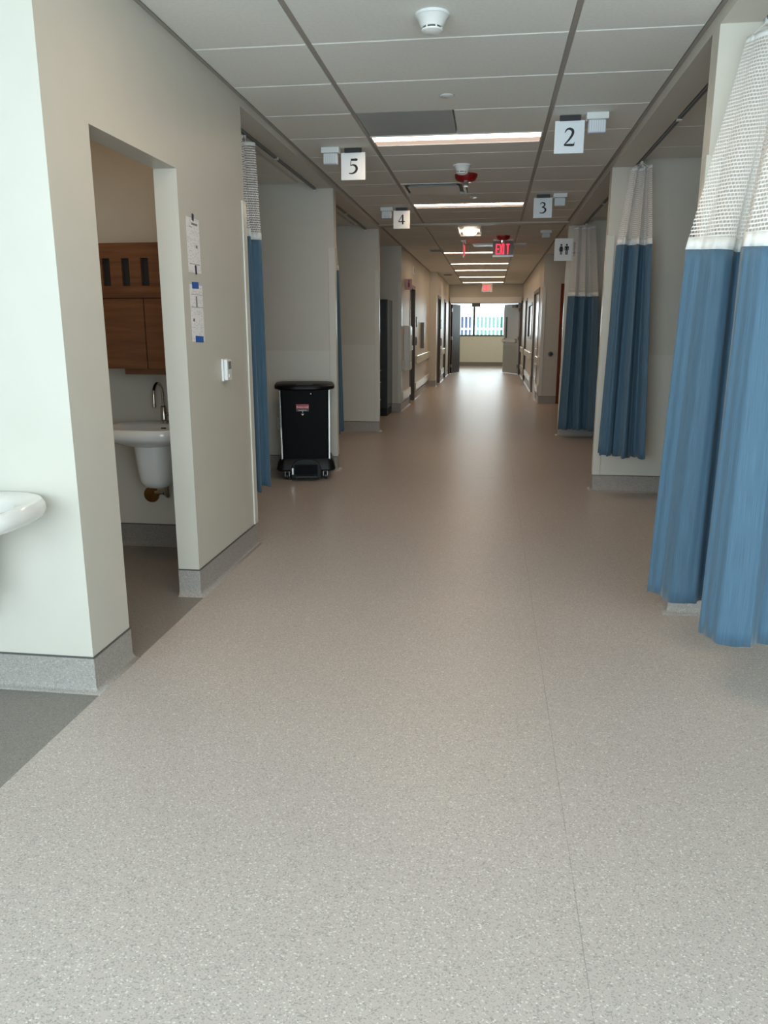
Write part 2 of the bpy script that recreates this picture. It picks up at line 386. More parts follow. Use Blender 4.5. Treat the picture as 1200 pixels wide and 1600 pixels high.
# ------------------------------------------------------------------ ceiling: deck, tiles, grid
ceil = struct(box('ceiling', 'tile', (-4.4, 4.4, -3.2, 30.6, 2.73, 2.85)), 'suspended ceiling of pale acoustic tiles along the corridor', 'ceiling')
tile_cache = {}
def tile(x0, x1, y0, y1, m='tile', nm='ceiling_tile', z=CZ):
    k = (round(x1 - x0, 3), round(y1 - y0, 3), m)
    if k not in tile_cache:
        a, b = k[0] / 2, k[1] / 2
        mb = MB(); e = 0.004
        mb.rings([[(-a, -b, .025), (a, -b, .025), (a, b, .025), (-a, b, .025)], [(-a, -b, e), (a, -b, e), (a, b, e), (-a, b, e)], [(-a + e, -b + e, 0), (a - e, -b + e, 0), (a - e, b - e, 0), (-a + e, b - e, 0)]])
        o = mb.build(nm, m, ceil); tile_cache[k] = o.data
    else:
        o = bpy.data.objects.new(nm, tile_cache[k]); C.objects.link(o); o.parent = ceil
    o.location = ((x0 + x1) / 2, (y0 + y1) / 2, z)
g = 0.005
ROW = lambda k: 3.98 + 0.61 * k
LIGHTS = (-2, 3, 8, 17, 21, 24, 28, 32)  # first entry: unseen light continuing the row, added to brighten the near ceiling
CX0, CX1 = -0.888, 0.309
def rows(y0, y1):
    k = -14
    while True:
        a, b = max(ROW(k), y0), min(ROW(k + 1), y1)
        if a >= y1 - 0.03: break
        if b > a + 0.03: yield k, a + g, b - g
        k += 1
for zone in ((-3.0, 10.45), (10.66, 24.6)):
    for k, a, b in rows(*zone):
        tile(XL + .022, CX0 - .028, a, b)
        tile(CX1 + .028, XR - .022, a, b)
        if k in LIGHTS: tile(CX0, CX1, ROW(k) + .31, b)
        elif k == 2: tile(-0.272, CX1, a, b); tile(CX0, -0.282, a, b, 'access', 'access_panel', CZ + .002)
        elif k == 6: tile(-0.272, CX1, a, b)
        elif k == 11 or k == 12: tile(CX0, -0.50, a, b); tile(-0.18, CX1, a, b)
        else: tile(CX0, CX1, a, b)
for zone, xs in (((4.77, 7.51), (-4.2, -3.05, -1.82)), ((7.63, 10.5), (-4.2, -3.05, -1.82)), ((10.62, 13.15), (-3.2, -2.6, -1.5)), ((-3.0, 2.61), (-4.2, -2.75, -1.5)),
                 ((-3.0, 3.81), (1.07, 2.3, 4.2)), ((3.93, 6.83), (1.07, 2.3, 4.2)), ((6.95, 10.45), (1.07, 2.3, 4.2)), ((10.57, 15.0), (0.92, 2.1, 3.2))):
    for k, a, b in rows(*zone):
        for x0, x1 in zip(xs, xs[1:]): tile(x0 + .014, x1 - .014, a, b)
for k, a, b in rows(4.77, 10.45):
    tile(-1.80, -1.68, a, b)
for y0, y1 in ((-3.0, 10.45), (10.66, 24.6)):
    for x in (CX0 - .014, CX1 + .014): box('grid_runner', 'grid', (x - .0125, x + .0125, y0, y1, 2.7055, 2.728), ceil)
    for x0, x1 in ((XL, XL + .02), (XR - .02, XR)): box('wall_angle', 'grid', (x0, x1, y0, y1, 2.699, 2.704), ceil)
# plaster edge strips over the bay openings, and the cross beam
def strip(name, x0, x1, spans, z0, label):
    mb = MB()
    for a, b in spans: mb.box(x0, x1, a, b, z0, 2.728)
    struct(mb.build(name, 'paint'), label, 'trim')
strip('trim_1', -1.675, XL, ((4.77, 7.51), (7.63, 10.5)), 2.655, 'plaster strip over the left bay openings')
strip('trim_2', XR, 1.085, ((-1.3, 3.81), (3.93, 6.83), (6.95, 10.45)), 2.645, 'plaster strip over the right bay openings')
struct(box('trim_3', 'paint', (XL, XR, 10.46, 10.65, 2.685, 2.728)), 'plaster cross beam behind signs 3 and 4', 'trim')

# ------------------------------------------------------------------ lay-in lights
def troffer(y, label, x0=CX0, x1=CX1, w=0.30):
    t = thing('ceiling_light', label, 'ceiling light', ((x0 + x1) / 2, y, CZ), group='recessed linear lights')
    a = (x1 - x0) / 2
    mb = MB()
    mb.box(-a, a, 0.0, 0.018, -.002, .05).box(-a, a, w - .014, w, -.002, .05).box(-a, -a + .012, .018, w - .014, -.002, .05).box(a - .012, a, .018, w - .014, -.002, .05)
    mb.build('housing', 'white_metal', t)
    box('side_lens', 'reflector', (-a + .012, a - .012, .155, w - .014, .004, .02), t)
    box('lens', 'lamp', (-a + .012, a - .012, .018, .155, .002, .02), t)
for k, lb in zip(LIGHTS, ('assumed linear ceiling light, added above the view over the doorway to brighten the near ceiling',
                          'lit linear ceiling light nearest the camera, beside the grey access panel', 'lit linear ceiling light between signs 4 and 3',
                          'lit linear ceiling light just past the first exit sign', 'second lit linear ceiling light beyond the first exit sign', 'third lit linear ceiling light beyond the first exit sign',
                          'fourth lit linear ceiling light beyond the first exit sign', 'farthest lit linear ceiling light, above the far exit sign')):
    troffer(ROW(k) + .005, lb)
troffer(26.3, 'linear ceiling light in the lobby just beyond the open double doors')
troffer(28.4, 'added unseen linear ceiling light that brightens the lobby wall under the end window')  # second lobby light, unseen, added to lift the brightness of the end wall
# square lay-in fixture with a bright round lamp
t = thing('downlight', 'rectangular ceiling fixture with a bright round lamp beyond the cross beam', 'ceiling light', (-0.34, 10.72, CZ))
MB().box(-.16, .16, 0, .02, -.004, .1).box(-.16, .16, 1.16, 1.18, -.004, .1).box(-.16, -.14, .02, 1.16, -.012, .1).box(.14, .16, .02, 1.16, -.012, .1).build('housing', 'white_metal', t)
box('backing', 'fixture_back', (-.14, .14, .02, 1.16, .02, .03), t)
MB().lathe([(.095, .02), (.095, -.01), (.07, -.035), (.0, -.045)], (0, .72, 0), cap0=True, cap1=False).build('lamp_globe', 'bulb', t, smooth=True)
# square diffuser
t = thing('air_diffuser', 'square metal air diffuser in the ceiling behind the red strobe', 'vent', (-0.582, 7.945, CZ))
MB().box(-.30, .30, -.30, -.272, -.004, .02).box(-.30, .30, .272, .30, -.004, .02).box(-.30, -.272, -.272, .272, -.004, .02).box(.272, .30, -.272, .272, -.004, .02).build('frame', 'white_metal', t)
box('throat', 'dark_plastic', (-.272, .272, -.272, .272, .016, .024), t)
MB().rings([[(-.24, -.24, -.018), (.24, -.24, -.018), (.24, .24, -.018), (-.24, .24, -.018)], [(-.21, -.21, .004), (.21, -.21, .004), (.21, .21, .004), (-.21, .21, .004)]]).build('plaque', 'white_metal', t)
# small grilles in the far ceiling
for x, y, s, lb in ((-0.98, 13.9, .11, 'small grey square ceiling grille near the first exit sign, at left'), (-1.12, 20.1, .10, 'tiny grey ceiling grille far down the corridor, at left'),
                    (0.9 - .22, 11.55, .08, None)):
    if lb:
        t = thing('ceiling_grille', lb, 'vent', (x, y, CZ))
        MB().box(-s, s, -s * 1.5, s * 1.5, -.012, .004).build('frame', 'access', t)
        for i in range(4): box('louver', 'grey_plastic', (-s * .8, s * .8, -s * 1.2 + i * s * .65, -s * 1.2 + i * s * .65 + .02, -.018, -.011), t)
t = thing('ceiling_grille', 'long pale slot diffuser in the ceiling behind the first exit sign', 'vent', (-0.02, 13.1, CZ))
MB().box(-.32, .52, -.15, .15, -.012, .004).build('frame', 'white_metal', t)
for i in range(3): box('louver', 'translucent_white', (-.3, .5, -.11 + i * .09, -.07 + i * .09, -.02, -.011), t)

t = thing('washroom_light', 'round warm ceiling light inside the washroom, hidden above the doorway', 'ceiling light', (-2.35, 3.6, 2.73))
MB().lathe([(.13, .0), (.13, -.02), (.115, -.028)], cap1=False).build('trim_ring', 'white_metal', t, smooth=True)
MB().lathe([(.112, -.012), (.10, -.03), (.0, -.036)], cap1=False).build('lens', 'lamp_warm', t, smooth=True)

# ------------------------------------------------------------------ ceiling devices
def smoke(x, y, label):
    t = thing('smoke_detector', label, 'smoke detector', (x, y, CZ), group='ceiling smoke detectors')
    MB().lathe([(.074, .0), (.074, -.010), (.066, -.014), (.050, -.046), (.044, -.052)], cap0=True).build('base', 'white_plastic', t, smooth=True)
    MB().lathe([(.037, -.050), (.037, -.060)], cap0=False, cap1=False).build('sensing_slot', 'dark_plastic', t, smooth=True)
    MB().lathe([(.046, -.060), (.045, -.066), (.030, -.073), (.0, -.075)], cap1=False).build('cap', 'white_plastic', t, smooth=True)
    for i in range(6):
        a = i * math.pi / 3
        MB().box(-.003, .003, -.003, .003, -.062, -.048).build('rib', 'white_plastic', t).location = (.041 * math.cos(a), .041 * math.sin(a), 0)
smoke(-0.293, 3.70, 'large white round smoke detector nearest the camera on the ceiling')
smoke(-0.282, 6.86, 'smaller white smoke detector just in front of the red strobe')
for x, y, lb in ((-.298, 4.89, 'flat round sprinkler cap on the ceiling before the access panel'), (-.22, 8.45, 'small round sprinkler cap before the second linear light')):
    t = thing('sprinkler_cap', lb, 'sprinkler', (x, y, CZ))
    MB().lathe([(.040, .002), (.042, -.004), (.038, -.007), (.0, -.008)], cap1=False).build('cover_plate', 'white_plastic', t, smooth=True)
    MB().lathe([(.045, .002), (.045, -.002)], cap0=False).build('escutcheon', 'grid', t, smooth=True)
def strobe(x, y, label):
    t = thing('fire_strobe', label, 'alarm strobe', (x, y, CZ), group='red ceiling strobes')
    MB().lathe([(.10, .002), (.10, -.012), (.085, -.045), (.05, -.062), (.0, -.064)], cap1=False).build('body', 'red_plastic', t, smooth=True)
    MB().box(-.022, .022, -.05, .03, -.10, -.06).build('strobe_lens', 'chrome', t, bevel=.008)
    for i in range(10):
        a = 2 * math.pi * i / 10
        o = MB().box(.086, .096, -.006, .006, -.03, -.014).build('grille_slot', 'dark_plastic', t); o.rotation_euler = (0, 0, a)
strobe(-0.262, 7.27, 'red ceiling fire strobe nearest the camera, beside the air diffuser')
strobe(0.128, 11.95, 'red ceiling fire strobe right in front of the first exit sign')

# ------------------------------------------------------------------ numbered signs and call lights
def stroke(mb, pts, y, n=40):
    sm = catmull([(p[0], p[1], p[2]) for p in pts], n)
    L = []
    for i, p in enumerate(sm):
        d = sm[min(i + 1, n - 1)] - sm[max(i - 1, 0)]; t = Vector((d.x, d.y)).normalized(); nn = Vector((-t.y, t.x))
        L.append((p, nn))
    r0 = [(p.x + nn.x * p.z / 2, p.y + nn.y * p.z / 2) for p, nn in L]; r1 = [(p.x - nn.x * p.z / 2, p.y - nn.y * p.z / 2) for p, nn in L]
    mb.rings([[(a[0], y, a[1]), (b[0], y, b[1]), (b[0], y + .002, b[1]), (a[0], y + .002, a[1])] for a, b in zip(r0, r1)])
DIG = {
 '5': [[(.20, .96, .03), (.18, .78, .035), (.16, .54, .035)], [(.18, .93, .11), (.40, .93, .11), (.60, .94, .12), (.66, .98, .03)],
       [(.16, .54, .03), (.32, .59, .07), (.52, .51, .12), (.60, .33, .13), (.50, .13, .11), (.28, .02, .07), (.04, .03, .05)]],
 '2': [[(.07, .74, .03), (.16, .90, .06), (.32, .96, .09), (.50, .88, .12), (.54, .72, .12), (.44, .50, .10), (.24, .25, .07), (.06, .07, .05)],
       [(.04, .05, .07), (.30, .05, .10), (.58, .05, .10), (.63, .12, .04), (.66, .20, .02)]],
 '3': [[(.08, .80, .03), (.18, .93, .06), (.34, .96, .08), (.50, .86, .11), (.48, .68, .09), (.28, .55, .05)], [(.24, .555, .05), (.46, .50, .09), (.60, .34, .13), (.54, .15, .11), (.32, .02, .07), (.05, .05, .05)]],
 '4': [[(.44, 1.0, .05), (.30, .76, .05), (.14, .50, .05), (.02, .30, .05)], [(.02, .29, .07), (.35, .29, .075), (.70, .29, .07)], [(.47, .99, .10), (.47, .50, .115), (.47, .02, .115)]],
}
def bay_sign(dg, x, y, label, side, dlabel):
    t = thing('number_sign', label, 'sign', (x, y, CZ), group='hanging bay number signs')
    box('plate', 'sign_white', (-.092, .092, -.003, .003, -.222, -.030), t, bevel=.002)
    box('mount_clip', 'dark_plastic', (-.065, .065, -.014, .010, -.032, .0), t, bevel=.003)
    mb = MB()
    h = .105
    for st in DIG[dg]: stroke(mb, [((a - .34) * h, -.178 + b * h, w * h * 1.3) for a, b, w in st], -.005)
    mb.build('numeral', 'ink', t)
    d = thing('call_light', dlabel, 'call light', (x + side * .163, y - .04, CZ), group='corridor call lights')
    box('mounting_plate', 'white_plastic', (-.068, .068, -.03, .03, -.040, .0), d, bevel=.004)
    ln = box('lens', 'translucent_white', (-.055, .055, -.024, .024, -.118, -.040), d, bevel=.010)
    for i in range(7): MB().box(-.0035, .0035, -.0275, -.023, -.112, -.046).build('lens_rib', 'white_plastic', ln).location = (-.042 + i * .014, 0, 0)
bay_sign('5', -1.066, 6.14, 'bay number sign reading 5, above the bay with the black bin', -1, 'white call light left of the sign reading 5, nearest on the left')
bay_sign('2', 0.452, 5.43, 'bay number sign reading 2, largest and nearest on the right', 1, 'white call light right of the largest number sign, nearest on the right')
bay_sign('4', -1.033, 9.08, 'bay number sign reading 4, smaller one beyond the bin on the left', -1, 'small white call light left of the farther left number sign')
bay_sign('3', 0.474, 8.41, 'bay number sign reading 3, smaller one beside the second linear light', 1, 'small white call light right of the farther right number sign')
d = thing('call_light', 'small white call light on the ceiling above the restroom sign', 'call light', (0.70, 11.35, CZ), group='corridor call lights')
box('mounting_plate', 'white_plastic', (-.075, .075, -.03, .03, -.040, .0), d, bevel=.004); box('lens', 'translucent_white', (-.055, .055, -.024, .024, -.10, -.040), d, bevel=.010)

# restroom flag sign
t = thing('restroom_sign', 'white flag sign with dark woman and man symbols above the far curtain', 'sign', (0.90, 10.40, 2.355))
box('plate', 'sign_white', (-.147, .085, -.006, .0, -.135, .135), t, bevel=.002)
box('wall_bracket', 'dark_plastic', (.088, .108, -.02, .03, -.075, .085), t)
def person_icon(cx, skirt):
    mb = MB()
    c = [(cx + .012 * math.cos(a), .056 + .012 * math.sin(a)) for a in [2 * math.pi * i / 16 for i in range(16)]]
    mb.prism_xz(c, -.008, -.005)
    if skirt: body = [(cx - .014, .040), (cx + .014, .040), (cx + .030, -.004), (cx + .024, -.006), (cx + .014, .018), (cx + .024, -.022), (cx + .012, -.022), (cx + .012, -.060), (cx + .002, -.060), (cx + .002, -.022), (cx - .002, -.022), (cx - .002, -.060), (cx - .012, -.060), (cx - .012, -.022), (cx - .024, -.022), (cx - .014, .018), (cx - .024, -.006), (cx - .030, -.004)]
    else: body = [(cx - .022, .040), (cx + .022, .040), (cx + .026, .034), (cx + .026, -.008), (cx + .018, -.008), (cx + .018, .024), (cx + .014, .024), (cx + .014, -.060), (cx + .002, -.060), (cx + .002, -.008), (cx - .002, -.008), (cx - .002, -.060), (cx - .014, -.060), (cx - .014, .024), (cx - .018, .024), (cx - .018, -.008), (cx - .026, -.008), (cx - .026, .034)]
    mb.prism_xz(body, -.008, -.005)
    return mb
person_icon(-.064, True).build('woman_symbol', 'ink', t); person_icon(.004, False).build('man_symbol', 'ink', t)

# EXIT signs
def letter(ch):
    mb = MB(); w, h, s = .052, .15, .016
    B = lambda x0, x1, z0, z1: mb.box(x0, x1, -.004, .0, z0, z1)
    if ch == 'E': B(0, s, 0, h); B(s, w, h - s, h); B(s, w * .9, h / 2 - s / 2, h / 2 + s / 2); B(s, w, 0, s)
    if ch == 'I': B(w / 2 - s / 2, w / 2 + s / 2, 0, h)
    if ch == 'T': B(0, w, h - s, h); B(w / 2 - s / 2, w / 2 + s / 2, 0, h - s)
    if ch == 'X':
        mb.prism_xz([(0, 0), (s, 0), (w / 2, h / 2 - .016), (w - s, 0), (w, 0), (w / 2 + s * .62, h / 2), (w, h), (w - s, h), (w / 2, h / 2 + .016), (s, h), (0, h), (w / 2 - s * .62, h / 2)], -.004, 0)
    return mb
def exit_sign(x, y, label, s=1.0):
    t = thing('exit_sign', label, 'exit sign', (x, y, CZ), group='ceiling exit signs')
    box('canopy', 'white_metal', (-.15, .15, -.035, .035, -.022, .0), t, bevel=.003)
    box('panel', 'exit_panel', (-.155, .155, -.004, .004, -.245, -.022), t)
    box('panel_base', 'steel', (-.155, .155, -.006, .006, -.252, -.228), t)
    xs = (-.108, -.053, -.002 - .014, .045)
    for ch, xx in zip('EXIT', xs):
        letter(ch).build('letter', 'exit_red', t).location = (xx - .0, -.006, -.215)
exit_sign(0.135, 12.40, 'lit red EXIT sign hanging nearest, behind the second red strobe')
exit_sign(-0.17, 23.9, 'distant lit red EXIT sign above the open double doors')
t = thing('exit_sign', 'edge-on exit sign glowing pink, left of the lettered exit sign', 'exit sign', (-0.462, 12.42, CZ), group='ceiling exit signs')
box('canopy', 'white_metal', (-.035, .035, 0, .30, -.022, 0), t, bevel=.003)
box('panel', 'pink_sign', (-.006, .006, .0, .30, -.225, -.022), t)
box('panel_base', 'white_metal', (-.008, .008, .0, .30, -.25, -.225), t)
for i, ch in enumerate('EXIT'):
    o = letter(ch).build('letter', 'exit_red', t); o.rotation_euler = (0, 0, R(90)); o.location = (.011, .03 + i * .064, -.215)

# ------------------------------------------------------------------ curtains
def curtain(label, top, mid, bot, ztop, zmid, zbot, group, rip=(9, .012, 0.0), band=0.045, n=150, hook_n=5, track_z=2.64, trackx=None, width=1.6):
    t = thing('privacy_curtain', label, 'curtain', (bot[0][0], bot[0][1], 0), group=group)
    ox, oy = bot[0][0], bot[0][1]
    T = catmull([(x, y, 0) for x, y in top], n); Md = catmull([(x, y, 0) for x, y in mid], n); Bt = catmull([(x, y, 0) for x, y in bot], n)
    def zt(u): return ztop[0] + (ztop[1] - ztop[0]) * u
    def zm(u): return zmid[0] + (zmid[1] - zmid[0]) * u
    def zb(u): return zbot[0] + (zbot[1] - zbot[0]) * u
    def pt(i, part, v):
        u = i / (n - 1)
        A, B, za, zb_ = (T, Md, zt(u), zm(u)) if part == 0 else (Md, Bt, zm(u), zb(u))
        if part == 1: vv = v
        else: vv = v
        p = A[i].lerp(B[i], vv)
        tt = (0.35 * v if part == 0 else 0.35 + 0.65 * v)
        j = max(0, min(n - 1, i)); d = (B[min(i + 1, n - 1)] - B[max(i - 1, 0)])
        nn = Vector((-d.y, d.x, 0)); nn = nn.normalized() if nn.length > 1e-9 else Vector((0, 0, 0))
        amp = rip[1] * (0.6 + 0.7 * tt)
        ph = rip[0] * 2 * math.pi * u + rip[2]
        w = math.sin(ph) + 0.35 * math.sin(2.3 * ph + 1 + 1.5 * tt) + 0.18 * math.sin(5.1 * ph + 4 * tt)
        p = p + nn * amp * w
        zz = za + (zb_ - za) * v
        if part == 1: zz += 0.006 * math.sin(ph * 1.3) * v
        return (p.x - ox, p.y - oy, zz)
    def sheet(name, m, part, v0, v1, rows_, push=0.0, thick=0.0016):
        me = bpy.data.meshes.new(name); V = []; F = []; UV = []
        for r in range(rows_ + 1):
            v = v0 + (v1 - v0) * r / rows_
            for i in range(n): V.append(pt(i, part, v))
        for r in range(rows_):
            for i in range(n - 1): F.append((r * n + i, r * n + i + 1, (r + 1) * n + i + 1, (r + 1) * n + i))
        me.from_pydata(V, [], F); lay = me.uv_layers.new(name='UVMap')
        ln = [0]
        for i in range(1, n): ln.append(ln[-1] + (Vector(V[i]) - Vector(V[i - 1])).length)
        k = 1.0
        for lp in me.loops:
            i = lp.vertex_index % n; lay.data[lp.index].uv = (i / (n - 1) * width, V[lp.vertex_index][2])
        for p in me.polygons: p.use_smooth = True
        o = bpy.data.objects.new(name, me); C.objects.link(o); o.parent = t; me.materials.append(M[m])
        if thick:
            md = o.modifiers.new('solid', 'SOLIDIFY'); md.thickness = thick; md.offset = push
        return o
    sheet('netting', 'netting', 0, 0.0, 1.0, 10, thick=0)
    sheet('top_hem', 'band', 0, 0.0, 0.03, 1, thick=.004)
    hm = sum(ztop) / 2 - sum(zmid) / 2
    sheet('header_band', 'band', 0, 1 - band / hm, 1.0 + 0.006, 2, thick=.005)
    sheet('fabric', 'curtain_blue', 1, 0.0, 1.0, 26)
    for h in range(hook_n):
        i = int((h + .5) / hook_n * (n - 1)); p = pt(i, 0, 0.01)
        mb = MB(); x, y, z = p
        tx = (trackx - ox) if trackx is not None else x
        mb.tube([(x, y, z - .02), (x, y, z + .004), (x * .5 + tx * .5, y, z + (track_z - z) * .5), (tx, y, track_z - .012)], .002, 6).box(tx - .006, tx + .006, y - .008, y + .008, track_z - .016, track_z - .002)
        mb.build('hook', 'white_plastic', t)
    return t
GR, GL = 'blue privacy curtains on the right', 'blue privacy curtains on the left'
TX = 1.105
curtain('large bright blue privacy curtain with white netting nearest the camera at right',
        [(1.00, 3.70), (1.03, 3.66), (1.09, 3.61), (1.12, 3.52), (1.08, 3.42), (1.05, 3.30), (1.09, 3.18), (1.12, 3.05), (1.13, 2.92), (1.12, 2.8)],
        [(0.785, 3.50), (0.85, 3.44), (0.93, 3.40), (0.985, 3.44), (0.955, 3.28), (0.885, 3.10), (0.93, 3.02), (1.02, 2.98), (1.12, 3.00), (1.22, 2.92)],
        [(0.735, 3.46), (0.80, 3.37), (0.90, 3.31), (0.965, 3.36), (0.935, 3.17), (0.835, 2.99), (0.89, 2.90), (0.99, 2.83), (1.07, 2.90), (1.18, 2.86)],
        (2.555, 2.58), (1.715, 1.66), (0.225, 0.235), GR, rip=(4, .011, 0.4), n=190, hook_n=7, trackx=TX, width=1.9)
curtain('dark teal blue privacy curtain gathered before the middle right partition',
        [(1.035, 6.66), (1.07, 6.60), (1.10, 6.66), (1.13, 6.58), (1.15, 6.64), (1.16, 6.50)],
        [(0.955, 6.62), (1.00, 6.54), (1.06, 6.62), (1.11, 6.52), (1.16, 6.60), (1.20, 6.48)],
        [(0.905, 6.56), (0.97, 6.46), (1.03, 6.56), (1.10, 6.42), (1.18, 6.54), (1.265, 6.44)],
        (2.60, 2.60), (2.035, 2.03), (0.375, 0.355), GR, rip=(6, .010, 1.0), trackx=TX)
curtain('dark navy privacy curtain farthest away on the right, under the restroom sign',
        [(0.965, 10.28), (1.02, 10.20), (1.06, 10.28), (1.10, 10.20), (1.14, 10.26), (1.20, 10.1)],
        [(0.93, 10.26), (1.00, 10.14), (1.06, 10.24), (1.12, 10.14), (1.20, 10.24), (1.27, 10.0)],
        [(0.885, 10.22), (0.97, 10.08), (1.06, 10.20), (1.13, 10.08), (1.22, 10.18), (1.33, 9.9)],
        (2.60, 2.60), (1.79, 1.78), (0.125, 0.125), GR, rip=(7, .010, 2.0), trackx=TX)
TL = -1.66
curtain('slate blue privacy curtain at the wall end left of the black waste bin',
        [(-1.72, 4.98), (-1.65, 5.03), (-1.71, 5.13), (-1.63, 5.20), (-1.69, 5.33), (-1.605, 5.42)],
        [(-1.74, 4.96), (-1.64, 5.00), (-1.73, 5.12), (-1.60, 5.18), (-1.69, 5.32), (-1.585, 5.42)],
        [(-1.76, 4.94), (-1.62, 5.00), (-1.74, 5.14), (-1.60, 5.20), (-1.70, 5.34), (-1.585, 5.46)],
        (2.60, 2.60), (1.985, 1.985), (0.275, 0.255), GL, rip=(6, .010, 0.0), trackx=TL)
curtain('sliver of blue privacy curtain just beyond the partition behind the bin',
        [(-1.74, 7.84), (-1.66, 7.88), (-1.72, 7.98), (-1.64, 8.02), (-1.70, 8.12), (-1.63, 8.18)],
        [(-1.76, 7.82), (-1.64, 7.88), (-1.73, 8.00), (-1.60, 8.06), (-1.70, 8.18), (-1.59, 8.26)],
        [(-1.78, 7.80), (-1.62, 7.88), (-1.74, 8.02), (-1.58, 8.08), (-1.70, 8.22), (-1.565, 8.30)],
        (2.60, 2.60), (1.985, 1.985), (0.30, 0.30), GL, rip=(6, .010, 0.7), trackx=TL)
# ceiling tracks
for x, y0, y1, lb in ((TL, 4.80, 7.50, 'slim dark curtain track on the ceiling above the waste bin bay'), (TL, 7.65, 10.48, 'slim dark curtain track in the bay under sign 4'),
                      (TX, 0.2, 3.79, 'slim curtain track above the nearest right curtain'), (TX, 3.95, 6.81, 'slim dark curtain track above the middle right curtain'), (TX, 6.97, 10.43, 'slim curtain track above the farthest right curtain')):
    t = thing('curtain_track', lb, 'curtain track', (x, (y0 + y1) / 2, 2.6545), group='ceiling curtain tracks')
    hl = (y1 - y0) / 2
    MB().box(-.012, -.004, -hl, hl, -.014, .0).box(.004, .012, -hl, hl, -.014, 0).box(-.012, .012, -hl, hl, -.003, .0).build('rail', 'grey_plastic', t)
    box('slot', 'dark_plastic', (-.004, .004, -hl + .01, hl - .01, -.010, -.003), t)
    for s in (-1, 1): box('end_cap', 'white_plastic', (-.016, .016, s * hl - (.02 if s > 0 else 0), s * hl + (.0 if s > 0 else .02), -.030, .0), t, bevel=.003)
    box('joint_clip', 'white_plastic', (-.014, .014, -.02, .02, -.018, .0), t)

# ------------------------------------------------------------------ left: cabinet, sinks, notices
t = thing('wall_cabinet', 'dark walnut wall cabinet with three glove slots above the sink', 'cabinet', (-1.96, 4.648, 1.13))
x0, x1, D = -.42, .34, -.345
box('carcass', 'door_wood', (x0, x1, D + .021, 0, .034, .727), t)
# fascia with three rounded slots (built as strips around the openings)
def slot_outline(cx, w, z0, z1, r=.012):
    pts = []
    for sx, sz, a0 in ((1, 0, -90), (1, 1, 0), (-1, 1, 90), (-1, 0, 180)):
        px = cx + sx * (w / 2 - r); pz = (z1 - r) if sz else (z0 + r)
        for q in range(4): a = R(a0 + 30 * q); pts.append((px + r * math.cos(a), pz + r * math.sin(a)))
    return pts
bm = bmesh.new()
F0, F1 = .430, .727
slots = [-.208, -.0935, .021]
def fascia():
    mb = MB(); w = .046; za, zb = .495, .645
    edges = [x0] + sum([[c - w / 2, c + w / 2] for c in slots], []) + [x1]
    for i in range(0, len(edges), 2): mb.box(edges[i], edges[i + 1], D, D + .02, za, zb)
    mb.box(x0, x1, D, D + .02, F0, za); mb.box(x0, x1, D, D + .02, zb, F1)
    return mb
bm.free()
fascia().build('fascia', 'walnut', t)
for c in slots: box('slot_back', 'dark_plastic', (c - .023, c + .023, D + .0195, D + .0205, .495, .645), t)
box('door', 'walnut', (x0, -.003, D, D + .02, .034, .425), t, bevel=.0012)
box('door', 'walnut', (.003, x1, D, D + .02, .034, .425), t, bevel=.0012)
box('light_rail', 'walnut', (-.155, x1, D + .03, D + .05, .0, .034), t)

